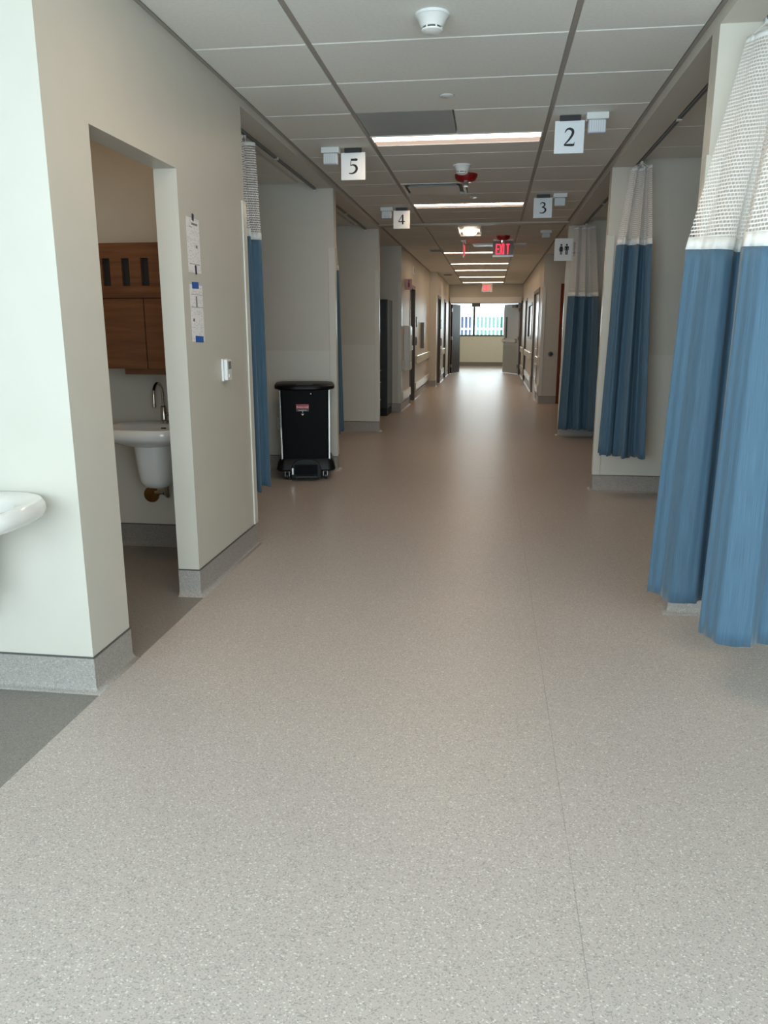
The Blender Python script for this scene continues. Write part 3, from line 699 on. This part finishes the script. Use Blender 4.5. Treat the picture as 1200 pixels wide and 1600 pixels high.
def ring_se(cx, cy, a, b, z, n=48, e=3.0, back=None):
    out = []
    for j in range(n):
        th = 2 * math.pi * j / n; c, s_ = math.cos(th), math.sin(th)
        x = a * math.copysign(abs(c) ** (2 / e), c); y = b * math.copysign(abs(s_) ** (2 / e), s_)
        y = cy + y
        if back is not None: y = min(y, back)
        out.append((cx + x, y, z))
    return out
def sink(x, y, z, label, faucet_label, a=.275, depth=.50):
    t = thing('wall_sink', label, 'sink', (x, y, z), group='wall-hung white sinks')
    cy = -depth / 2 - .0; b = depth / 2 + .02
    R_ = lambda s, sz, zz, oy=0, e=3.0: ring_se(0, cy + oy, a * s, b * sz, zz, e=e, back=-.001)
    mb = MB()
    mb.rings([R_(.30, .30, -.088, -.0, 2.2), R_(.55, .55, -.082, -.02, 2.4), R_(.68, .66, -.06, -.03, 2.6), R_(.76, .72, -.028, -.035, 2.8), R_(.79, .745, -.012, -.035, 2.8), R_(.82, .77, -.006, -.035, 3), R_(.90, .90, .004), R_(.96, .96, .002), R_(.99, .99, -.012), R_(1, 1, -.03), R_(.985, .985, -.05), R_(.94, .94, -.064), R_(.80, .82, -.080), R_(.62, .66, -.100), R_(.4, .5, -.112)], True, True)
    mb.build('basin', 'porcelain', t, smooth=True)
    MB().lathe([(.026, 0), (.024, .004), (.008, .002)], (0, cy, -.0885)).build('drain', 'chrome', t, smooth=True)
    ov = MB().box(-.018, .018, -.006, .006, -.005, .005).build('overflow', 'dark_plastic', t, bevel=.003); ov.location = (0, cy + b * .745 - .04, -.035); ov.rotation_euler = (R(-15), 0, 0)
    sh = MB()
    prof = [(.118, -.08), (.112, -.16), (.105, -.26), (.096, -.33), (.080, -.365), (.05, -.38)]
    sh.rings([ring_se(0, -.20, r, r * 1.5, zz, n=32, e=2.6, back=-.001) for r, zz in prof]).build('shroud', 'porcelain', t, smooth=True)
    tp = MB(); tp.tube([(.01, -.13, -.36), (.01, -.13, -.43), (.005, -.11, -.455), (-.02, -.06, -.46), (-.06, -.02, -.455), (-.12, -.002, -.465)], .018, 12).build('trap_pipe', 'chrome', t, smooth=True)
    e = MB().lathe([(.052, 0), (.050, .008), (.03, .012), (.0, .013)], n=28, cap1=False).build('escutcheon', 'brass', t, smooth=True); e.rotation_euler = (R(90), 0, 0); e.location = (-.15, -.001, -.478)
    f = thing('faucet', faucet_label, 'faucet', (x, y - .075, z + .0), group='gooseneck faucets')
    MB().lathe([(.026, 0), (.026, .012), (.020, .016), (.019, .095), (.016, .10), (.012, .105)]).build('body', 'chrome', f, smooth=True)
    pts = [(0, 0, .10), (0, 0, .17)] + [(0, -.065 + .065 * math.cos(q), .17 + .075 * math.sin(q)) for q in [math.pi * i / 12 for i in range(1, 13)]] + [(0, -.131, .135), (0, -.132, .12)]
    MB().tube(pts, .0095, 12).build('spout', 'chrome', f, smooth=True)
    MB().tube([(0, -.132, .128), (0, -.132, .106)], .0115, 12).build('aerator', 'chrome', f, smooth=True)
    MB().tube([(.015, 0, .05), (.04, 0, .055), (.05, -.02, .058), (.052, -.07, .062)], [.011, .011, .007, .005], 10).build('lever', 'chrome', f, smooth=True)
sink(-2.0, 4.648, .822, 'white wall sink under the walnut cabinet in the doorway', 'chrome gooseneck faucet on the sink in the doorway')
sink(-1.895, 2.608, .797, 'white wall sink cropped by the left edge of the picture', 'chrome gooseneck faucet of the cropped sink, left of the frame', a=.355)

def notice(y0, y1, z0, z1, label, tapes, marks):
    t = thing('paper_notice', label, 'notice', (XL + .0006, (y0 + y1) / 2, (z0 + z1) / 2), group='notices taped to the wall')
    hy, hz = (y1 - y0) / 2, (z1 - z0) / 2
    box('sheet', 'paper', (0, .0008, -hy, hy, -hz, hz), t)
    for (cy, cz, w, h, m, nm, rot) in tapes:
        o = box(nm, m, (.0009, .0018, -w, w, -h, h), t); o.location = (0, cy, cz); o.rotation_euler = (rot, 0, 0)
    for (a, b, c, d, m) in marks: box('print', m, (.0008, .0011, a, b, c, d), t)
notice(3.825, 3.995, 1.665, 1.925, 'upper paper notice with dark clips on the wall beside the doorway',
       [(.005, .135, .012, .016, 'marker', 'pen_clip', R(-10)), (.01, -.115, .010, .022, 'marker', 'pen_clip', R(8))],
       [(-.055, -.015, .085, .088, 'grey_plastic'), (-.02, .06, .098, .108, 'grey_plastic'), (.025, .05, -.01, .004, 'grey_plastic'), (-.07, .07, -.09, -.0875, 'grey_plastic')])
notice(3.825, 3.995, 1.325, 1.605, 'lower paper notice held by two strips of blue tape beside the doorway',
       [(-.01, .138, .045, .016, 'tape', 'blue_tape', R(2)), (.01, -.128, .055, .016, 'tape', 'blue_tape', R(-2))],
       [(-.08, .08, .092, .094, 'grey_plastic'), (-.012, .006, .03, .085, 'grey_plastic'), (-.08, .08, .030, .032, 'grey_plastic'), (-.06, -.045, -.04, -.025, 'ink')])
t = thing('wall_thermostat', 'small white wall thermostat with a grey screen beside the curtain', 'thermostat', (XL, 4.276, 1.163))
box('back_plate', 'white_plastic', (0, .012, -.045, .045, -.062, .062), t, bevel=.004)
box('housing', 'white_plastic', (.012, .034, -.040, .040, -.058, .058), t, bevel=.006)
box('screen', 'grey_plastic', (.034, .0352, -.022, .026, .005, .048), t)
box('button', 'white_metal', (.034, .037, -.018, -.002, -.04, -.024), t)
t = thing('wall_outlet', 'white electrical outlet low on the partition left of the bin', 'outlet', (-2.06, 7.507, .47))
box('cover_plate', 'white_plastic', (-.04, .04, -.007, 0, -.06, .06), t, bevel=.003)
for z in (-.025, .025): box('socket', 'translucent_white', (-.018, .018, -.009, -.006, z - .016, z + .016), t)

# ------------------------------------------------------------------ black waste bin on casters
t = thing('waste_bin', 'black lidded step-on waste bin on casters against the left partition', 'bin', (-1.735, 7.20, 0), R(13))
t.scale = (1.06, 1, 1.006)
def drect(a, yb, yf, z, r=.10, n=10):               # flat back, rounded front corners
    pts = [(-a, yb, z), (-a, yf + r, z)]
    for i in range(1, n): q = math.pi / 2 * i / n; pts.append((-a + r - r * math.cos(q), yf + r - r * math.sin(q), z))
    pts += [(-a + r, yf, z), (a - r, yf, z)]
    for i in range(1, n): q = math.pi / 2 * i / n; pts.append((a - r + r * math.sin(q), yf + r - r * math.cos(q), z))
    pts += [(a, yf + r, z), (a, yb, z)]
    return pts
MB().rings([drect(.212, .18, -.19, .17, .03), drect(.220, .18, -.197, .84, .03)]).build('bag_body', 'black_vinyl', t, smooth=True)
MB().rings([drect(.258, .185, -.235, .836, .2), drect(.265, .19, -.245, .845, .2), drect(.265, .19, -.245, .868, .2), drect(.255, .185, -.235, .882, .2), drect(.20, .15, -.16, .893, .14), drect(.08, .1, -.06, .898, .05)]).build('lid', 'black_plastic', t, smooth=True)
MB().rings([drect(.255, .175, -.225, .085, .07), drect(.262, .18, -.235, .10, .07), drect(.248, .175, -.225, .165, .06), drect(.230, .17, -.207, .20, .05)]).build('base', 'black_plastic', t, smooth=True)
for s in (-1, 1):
    MB().rings([[(s * .208 - .006, -.200, .19), (s * .208 + .006, -.200, .19), (s * .208 + .006, -.186, .19), (s * .208 - .006, -.186, .19)],
                [(s * .214 - .006, -.206, .835), (s * .214 + .006, -.206, .835), (s * .214 + .006, -.190, .835), (s * .214 - .006, -.190, .835)]]).build('frame_post', 'chrome', t)
arch = [(-.13, .02), (-.13, .12), (-.115, .165), (-.07, .195), (0, .203), (.07, .195), (.115, .165), (.13, .12), (.13, .02)]
mb = MB(); mb.rings([[(x * s, y, .02 + (z - .02) * s2) for x, z in arch for s, s2 in ((1, 1),)] for y, s2 in ((-.245, 1), (-.225, 1))]); mb.build('pedal_housing', 'black_plastic', t, bevel=.004)
box('pedal', 'dark_plastic', (-.10, .10, -.29, -.246, .03, .05), t, bevel=.006)
box('pedal_recess', 'black_vinyl', (-.10, .10, -.248, -.245, .055, .15), t)
MB().box(-.125, -.112, -.255, -.246, .06, .12).build('pedal_pin', 'chrome', t)
for x, y in ((-.17, -.16), (.17, -.16), (-.17, .16), (.17, .16)):
    c = MB().box(x - .02, x - .015, y - .02, y + .02, .03, .09).box(x + .015, x + .02, y - .02, y + .02, .03, .09).box(x - .02, x + .02, y - .02, y + .02, .075, .09).build('caster', 'steel', t)
    w = MB().lathe([(.025, -.011), (.029, -.008), (.029, .008), (.025, .011)], n=18).build('wheel', 'dark_plastic', c, smooth=True); w.rotation_euler = (0, R(90), 0); w.location = (x, y, .029)
lb = box('label_plate', 'red_label', (-.075, .035, -.2035, -.198, .645, .705), t); lb.rotation_euler = (0, 0, 0)
box('label_strip', 'dark_plastic', (-.075, .035, -.2045, -.199, .640, .662), t)
def text(txt, size, loc, m, parent, nm):
    cu = bpy.data.curves.new(nm, 'FONT'); cu.body = txt; cu.size = size; cu.align_x = 'CENTER'; cu.extrude = .0004
    o = bpy.data.objects.new(nm, cu); C.objects.link(o)
    dg = bpy.context.evaluated_depsgraph_get(); me = bpy.data.meshes.new_from_object(o.evaluated_get(dg))
    bpy.data.objects.remove(o); o = bpy.data.objects.new(nm, me); C.objects.link(o)
    me.materials.clear(); me.materials.append(M[m]); o.parent = parent; o.rotation_euler = (R(90), 0, 0); o.location = loc
    return o
text('Rubbermaid', .021, (-.02, -.2055, .674), 'sign_white', t, 'label_lettering')
text('COMMERCIAL', .012, (-.02, -.2055, .645), 'sign_white', t, 'label_lettering')
MB().prism_xz([(-.032, .618), (-.02, .60), (-.008, .618)], -.2035, -.198).build('label_mark', 'white_metal', t)
MB().prism_xz([(-.024, .635), (-.02, .628), (-.016, .635), (-.02, .642)], -.2035, -.198).build('label_mark', 'sign_white', t)
MB().lathe([(.006, 0), (.004, .003)], n=12).build('rivet', 'chrome', t).location = (.055, -.195, .80)
t.children[-1].rotation_euler = (R(90), 0, 0)

# ------------------------------------------------------------------ far left alcove: tall dark cabinet
t = thing('warming_cabinet', 'tall dark steel equipment cabinet in the far left alcove', 'cabinet', (-2.04, 12.8, 0))
box('body', 'cabinet_dark', (-.40, .40, -.30, .33, .12, 1.84), t, bevel=.01)
box('plinth', 'black_plastic', (-.39, .39, -.27, .32, .0, .12), t)
box('door', 'cabinet_dark', (-.385, .385, -.325, -.301, .80, 1.80), t, bevel=.006)
for z0, z1 in ((.14, .30), (.32, .58), (.60, .77)): d = box('drawer', 'cabinet_dark', (-.385, .385, -.325, -.301, z0, z1), t, bevel=.006); box('handle', 'steel', (.05, .30, -.345, -.326, z1 - .04, z1 - .025), d)

# ------------------------------------------------------------------ far left corridor fittings
t = thing('extinguisher_cabinet', 'white fire extinguisher cabinet on the far left corridor wall', 'cabinet', (XL, 13.75, .68))
box('body', 'white_metal', (0, .10, -.17, .17, 0, .76), t, bevel=.008)
box('door_frame', 'white_plastic', (.10, .112, -.16, .16, .02, .74), t, bevel=.004)
box('window', 'grey_plastic', (.112, .115, -.06, .06, .15, .6), t)
box('latch', 'chrome', (.112, .13, .10, .13, .34, .42), t)
t = thing('extinguisher_sign', 'pink flag sign with an extinguisher symbol beside the far left door', 'sign', (XL, 13.72, 2.13))
box('plate', 'pink_sign', (.002, .12, -.004, .004, -.09, .09), t)
MB().prism_xz([(.05, -.05), (.08, -.05), (.08, .02), (.07, .035), (.06, .035), (.05, .02)], -.006, -.004).build('symbol_body', 'red_plastic', t)
MB().prism_xz([(.06, .04), (.075, .04), (.07, .075), (.062, .075)], -.006, -.004).build('symbol_handle', 'ink', t)
def plate(nm, lb, cat, x, s, y, z, w, h, d, m, face=None):
    t = thing(nm, lb, cat, (x, y, z))
    a, b = sorted((0, s * d)); box('housing', m, (a, b, -w, w, -h, h), t, bevel=.004)
    a, b = sorted((s * d, s * (d + .004))); box('face', face or 'grey_plastic', (a, b, -w * .6, w * .6, -h * .6, h * .6), t)
plate('room_sign', 'small room sign plate right of the first far left door frame', 'sign', XL, 1, 15.85, 1.52, .10, .10, .012, 'dark_plastic', 'white_metal')
plate('card_reader', 'small dark card reader beside the first far left door frame', 'reader', XL, 1, 15.68, 1.15, .07, .08, .03, 'grey_plastic', 'dark_plastic')
plate('sanitizer_dispenser', 'tall thin dispenser on the far left wall above the handrail', 'dispenser', XL, 1, 16.9, 1.25, .06, .27, .07, 'grey_plastic', 'white_plastic')
plate('wall_sensor', 'tiny sensor high on the far left corridor wall', 'sensor', XL, 1, 15.0, 2.45, .03, .07, .03, 'white_plastic')
plate('room_sign', 'small room sign plate by the second far left door frame', 'sign', -1.32, 1, 20.85, 1.5, .09, .12, .012, 'dark_plastic', 'white_metal')
plate('card_reader', 'card reader by the second far left door frame', 'reader', -1.32, 1, 20.80, 1.05, .06, .10, .03, 'grey_plastic', 'dark_plastic')

# doors along the corridor
def side_door(nm, x, s, y0, y1, label, leaf='door_wood', recess=.09):
    # frame lining the opening (s = direction into the corridor), leaf recessed
    f = MB(); w = .05
    a, b = sorted((x + s * .012, x - s * .15))
    f.box(a, b, y0 - w, y0 + .015, 0, 2.18).box(a, b, y1 - .015, y1 + w, 0, 2.18).box(a, b, y0 + .015, y1 - .015, 2.115, 2.18)
    o = struct(f.build(nm, 'door_frame'), label, 'door')
    a, b = sorted((x - s * recess, x - s * (recess + .045)))
    l = box('leaf', leaf, (a, b, y0 + .016, y1 - .016, .005, 2.114), o)
    h = MB(); xs = x - s * recess
    h.tube([(xs, y0 + .09, 1.0), (xs + s * .05, y0 + .09, 1.0), (xs + s * .05, y0 + .20, 1.0)], .011, 8).build('handle', 'chrome', o, smooth=True)
    return o
side_door('door_1', XL, 1, 14.6, 15.45, 'dark framed doorway after the white extinguisher cabinet')
side_door('door_2', -1.32, 1, 19.5, 20.6, 'second dark framed doorway on the far left wall')
side_door('door_3', -1.32, 1, 22.1, 23.0, 'farthest dark framed doorway on the left')
d4 = side_door('door_4', XR, -1, 16.0, 17.9, 'glossy grey door in a dark frame on the far right wall', 'door_leaf', .03)
box('vision_panel', 'dark_plastic', (XR + .027, XR + .0305, 16.25, 16.4, 1.05, 1.85), d4)
box('kick_plate', 'kick_plate', (XR + .027, XR + .0305, 16.05, 17.85, .03, .30), d4)
side_door('door_5', XR, -1, 21.3, 22.3, 'farthest doorway on the right corridor wall')
w1 = MB(); yy0, yy1, zz0, zz1 = 18.6, 20.4, 1.15, 1.98
w1.box(XR - .012, XR + .10, yy0, yy0 + .05, zz0, zz1).box(XR - .012, XR + .10, yy1 - .05, yy1, zz0, zz1).box(XR - .012, XR + .10, yy0 + .05, yy1 - .05, zz0, zz0 + .05).box(XR - .012, XR + .10, yy0 + .05, yy1 - .05, zz1 - .05, zz1)
w1 = struct(w1.build('window_1', 'door_frame'), 'corridor window with painted bluish reflection, in a dark frame on the far right wall', 'window')
box('pane', 'door_leaf', (XR + .03, XR + .036, yy0 + .05, yy1 - .05, zz0 + .05, zz1 - .05), w1)  # opaque pane, bluish reflection painted into its colour
# reddish restroom door facing the camera
f = MB().box(1.24, 1.30, 14.985, 15.15, 0, 2.19).box(2.18, 2.24, 14.985, 15.15, 0, 2.19).box(1.30, 2.18, 14.985, 15.15, 2.12, 2.19)
d6 = struct(f.build('door_6', 'door_red'), 'reddish wood door edge left of the farthest curtain', 'door')
box('leaf', 'door_red', (1.30, 2.18, 15.03, 15.075, .005, 2.12), d6)
MB().tube([(1.38, 15.03, 1.0), (1.38, 14.98, 1.0), (1.50, 14.98, 1.0)], .011, 8).build('handle', 'chrome', d6, smooth=True)
t = thing('wall_bumper', 'round grey door bumper on the narrow wall by the reddish door', 'bumper', (1.11, 15.0, .93)); t.rotation_euler = (R(90), 0, 0)
MB().lathe([(.05, 0), (.05, .006), (.038, .02)], n=24).build('ring', 'steel', t, smooth=True); MB().lathe([(.036, .02), (.03, .03), (0, .034)], n=24, cap1=False).build('pad', 'dark_plastic', t, smooth=True)

# end double doors
f = MB().box(-1.33, -1.26, 24.58, 24.76, 0, 2.21).box(.85, .92, 24.58, 24.76, 0, 2.21).box(-1.26, .85, 24.58, 24.76, 2.14, 2.21)
d7 = struct(f.build('door_7', 'door_frame'), 'dark frame of the open double doors at the corridor end', 'door')
box('operator_header', 'white_metal', (-1.28, .87, 24.44, 24.58, 2.15, 2.32), d7, bevel=.006)
box('coordinator', 'grey_plastic', (-.62, -.36, 24.60, 24.72, 2.04, 2.14), d7, bevel=.004)
def leaf(hx, hy, ang, label, m, wdt=1.03, inner=1):
    t = thing('door_leaf', label, 'door', (hx, hy, 0), ang)
    box('panel', m, (0, wdt, -.022, .022, .012, 2.13), t, bevel=.002)
    s = inner
    def bx(nm, mm, x0, x1, z0, z1, d0, d1): 
        a, b = sorted((s * d0, s * d1)); return box(nm, mm, (x0, x1, a, b, z0, z1), t, bevel=.003)
    bx('kick_plate', 'kick_plate', .02, wdt - .02, .03, .88, .022, .025)
    bx('vision_panel', 'dark_plastic', wdt - .26, wdt - .14, 1.10, 1.75, .022, .024)
    bx('push_bar', 'white_metal', .08, wdt - .04, .98, 1.06, .06, .10)
    bx('bar_mount', 'steel', .10, .18, .96, 1.08, .022, .07); bx('bar_mount', 'steel', wdt - .16, wdt - .04, .96, 1.08, .022, .07)
    bx('door_closer', 'grey_plastic', .08, .34, 2.02, 2.10, .022, .09)
    for z in (.25, 1.1, 1.95): box('hinge', 'steel', (-.02, .02, -.03, .03, z - .05, z + .05), t)
    return t
leaf(-1.24, 24.78, R(78), 'dark brown door leaf standing open at the left of the corridor end', 'door_wood', inner=1)
leaf(0.84, 24.78, R(115), 'door leaf with bluish window reflection painted in, white push bar, open at the right end', 'door_leaf', inner=1)
# end window
wf = MB(); X0, X1, Z0, Z1, YW = -2.2, 2.6, 1.11, 2.6, 30.2
wf.box(X0, X1, YW - .01, YW + .08, Z0, Z0 + .05).box(X0, X1, YW, YW + .08, Z1 - .05, Z1).box(X0, X0 + .05, YW, YW + .08, Z0 + .05, Z1 - .05).box(X1 - .05, X1, YW, YW + .08, Z0 + .05, Z1 - .05)
wn = struct(wf.build('window_2', 'door_frame'), 'bright window beyond the open double doors', 'window')
for x in (-.66, 1.0): box('mullion', 'door_frame', (x - .035, x + .035, YW, YW + .08, Z0 + .05, Z1 - .05), wn)
gm = bpy.data.materials.new('glass'); gm.use_nodes = True; M['glass'] = gm
nt = gm.node_tree; bs = nt.nodes['Principled BSDF']; out = nt.nodes['Material Output']
gl = nt.nodes.new('ShaderNodeBsdfGlossy'); gl.inputs['Roughness'].default_value = 0.02
tr = nt.nodes.new('ShaderNodeBsdfTransparent'); tr.inputs['Color'].default_value = (.94, .98, .98, 1)
fr = nt.nodes.new('ShaderNodeFresnel'); mx = nt.nodes.new('ShaderNodeMixShader')
nt.links.new(fr.outputs[0], mx.inputs[0]); nt.links.new(tr.outputs[0], mx.inputs[1]); nt.links.new(gl.outputs[0], mx.inputs[2]); nt.links.new(mx.outputs[0], out.inputs['Surface'])
for a, b in ((X0 + .05, -.695), (-.625, .965), (1.035, X1 - .05)): box('pane', 'glass', (a, b, YW + .03, YW + .036, Z0 + .05, Z1 - .05), wn)
# rear window frame
rw = MB().box(-3.05, 2.45, -1.45, -1.37, .4, .46).box(-3.05, 2.45, -1.45, -1.37, 2.54, 2.6)
for x in (-3.02, -1.21, .61, 2.42): rw.box(x - .03, x + .03, -1.45, -1.37, .46, 2.54)
struct(rw.build('window_3', 'white_metal'), 'wide window behind the camera', 'window')

# building across the way
t = thing('building', 'white building with vertical fins and green and blue glass outside the end window', 'building', (0, 46, -9))
box('core', 'fin', (-9, 9, .6, 9, 0, 11.5), t)
for z in (9.2, 10.32, 11.05): box('spandrel', 'fin', (-9, 9, .28, .6, z, z + (.12 if z < 11 else .5)), t)
fm = None
for i in range(-20, 22):
    x = i * .225
    if fm is None: o = box('fin', 'fin', (-.042, .042, 0, .6, 0, 11.5), t); fm = o.data
    else: o = bpy.data.objects.new('fin', fm); C.objects.link(o); o.parent = t
    o.location = (x, 0, 0)
pm = {}
for i in range(-20, 21):
    x = (i + .5) * .225; m = 'blue_glass' if x < -.9 else 'green_glass'
    if m not in pm: o = box('glass_strip', m, (-.0705, .0705, .42, .46, 8.5, 11.05), t); pm[m] = o.data
    else: o = bpy.data.objects.new('glass_strip', pm[m]); C.objects.link(o); o.parent = t
    o.location = (x, 0, 0)
struct(box('ground', 'ground', (-60, 60, 31.0, 120, -9.2, -9)), 'ground far below the end window', 'ground')
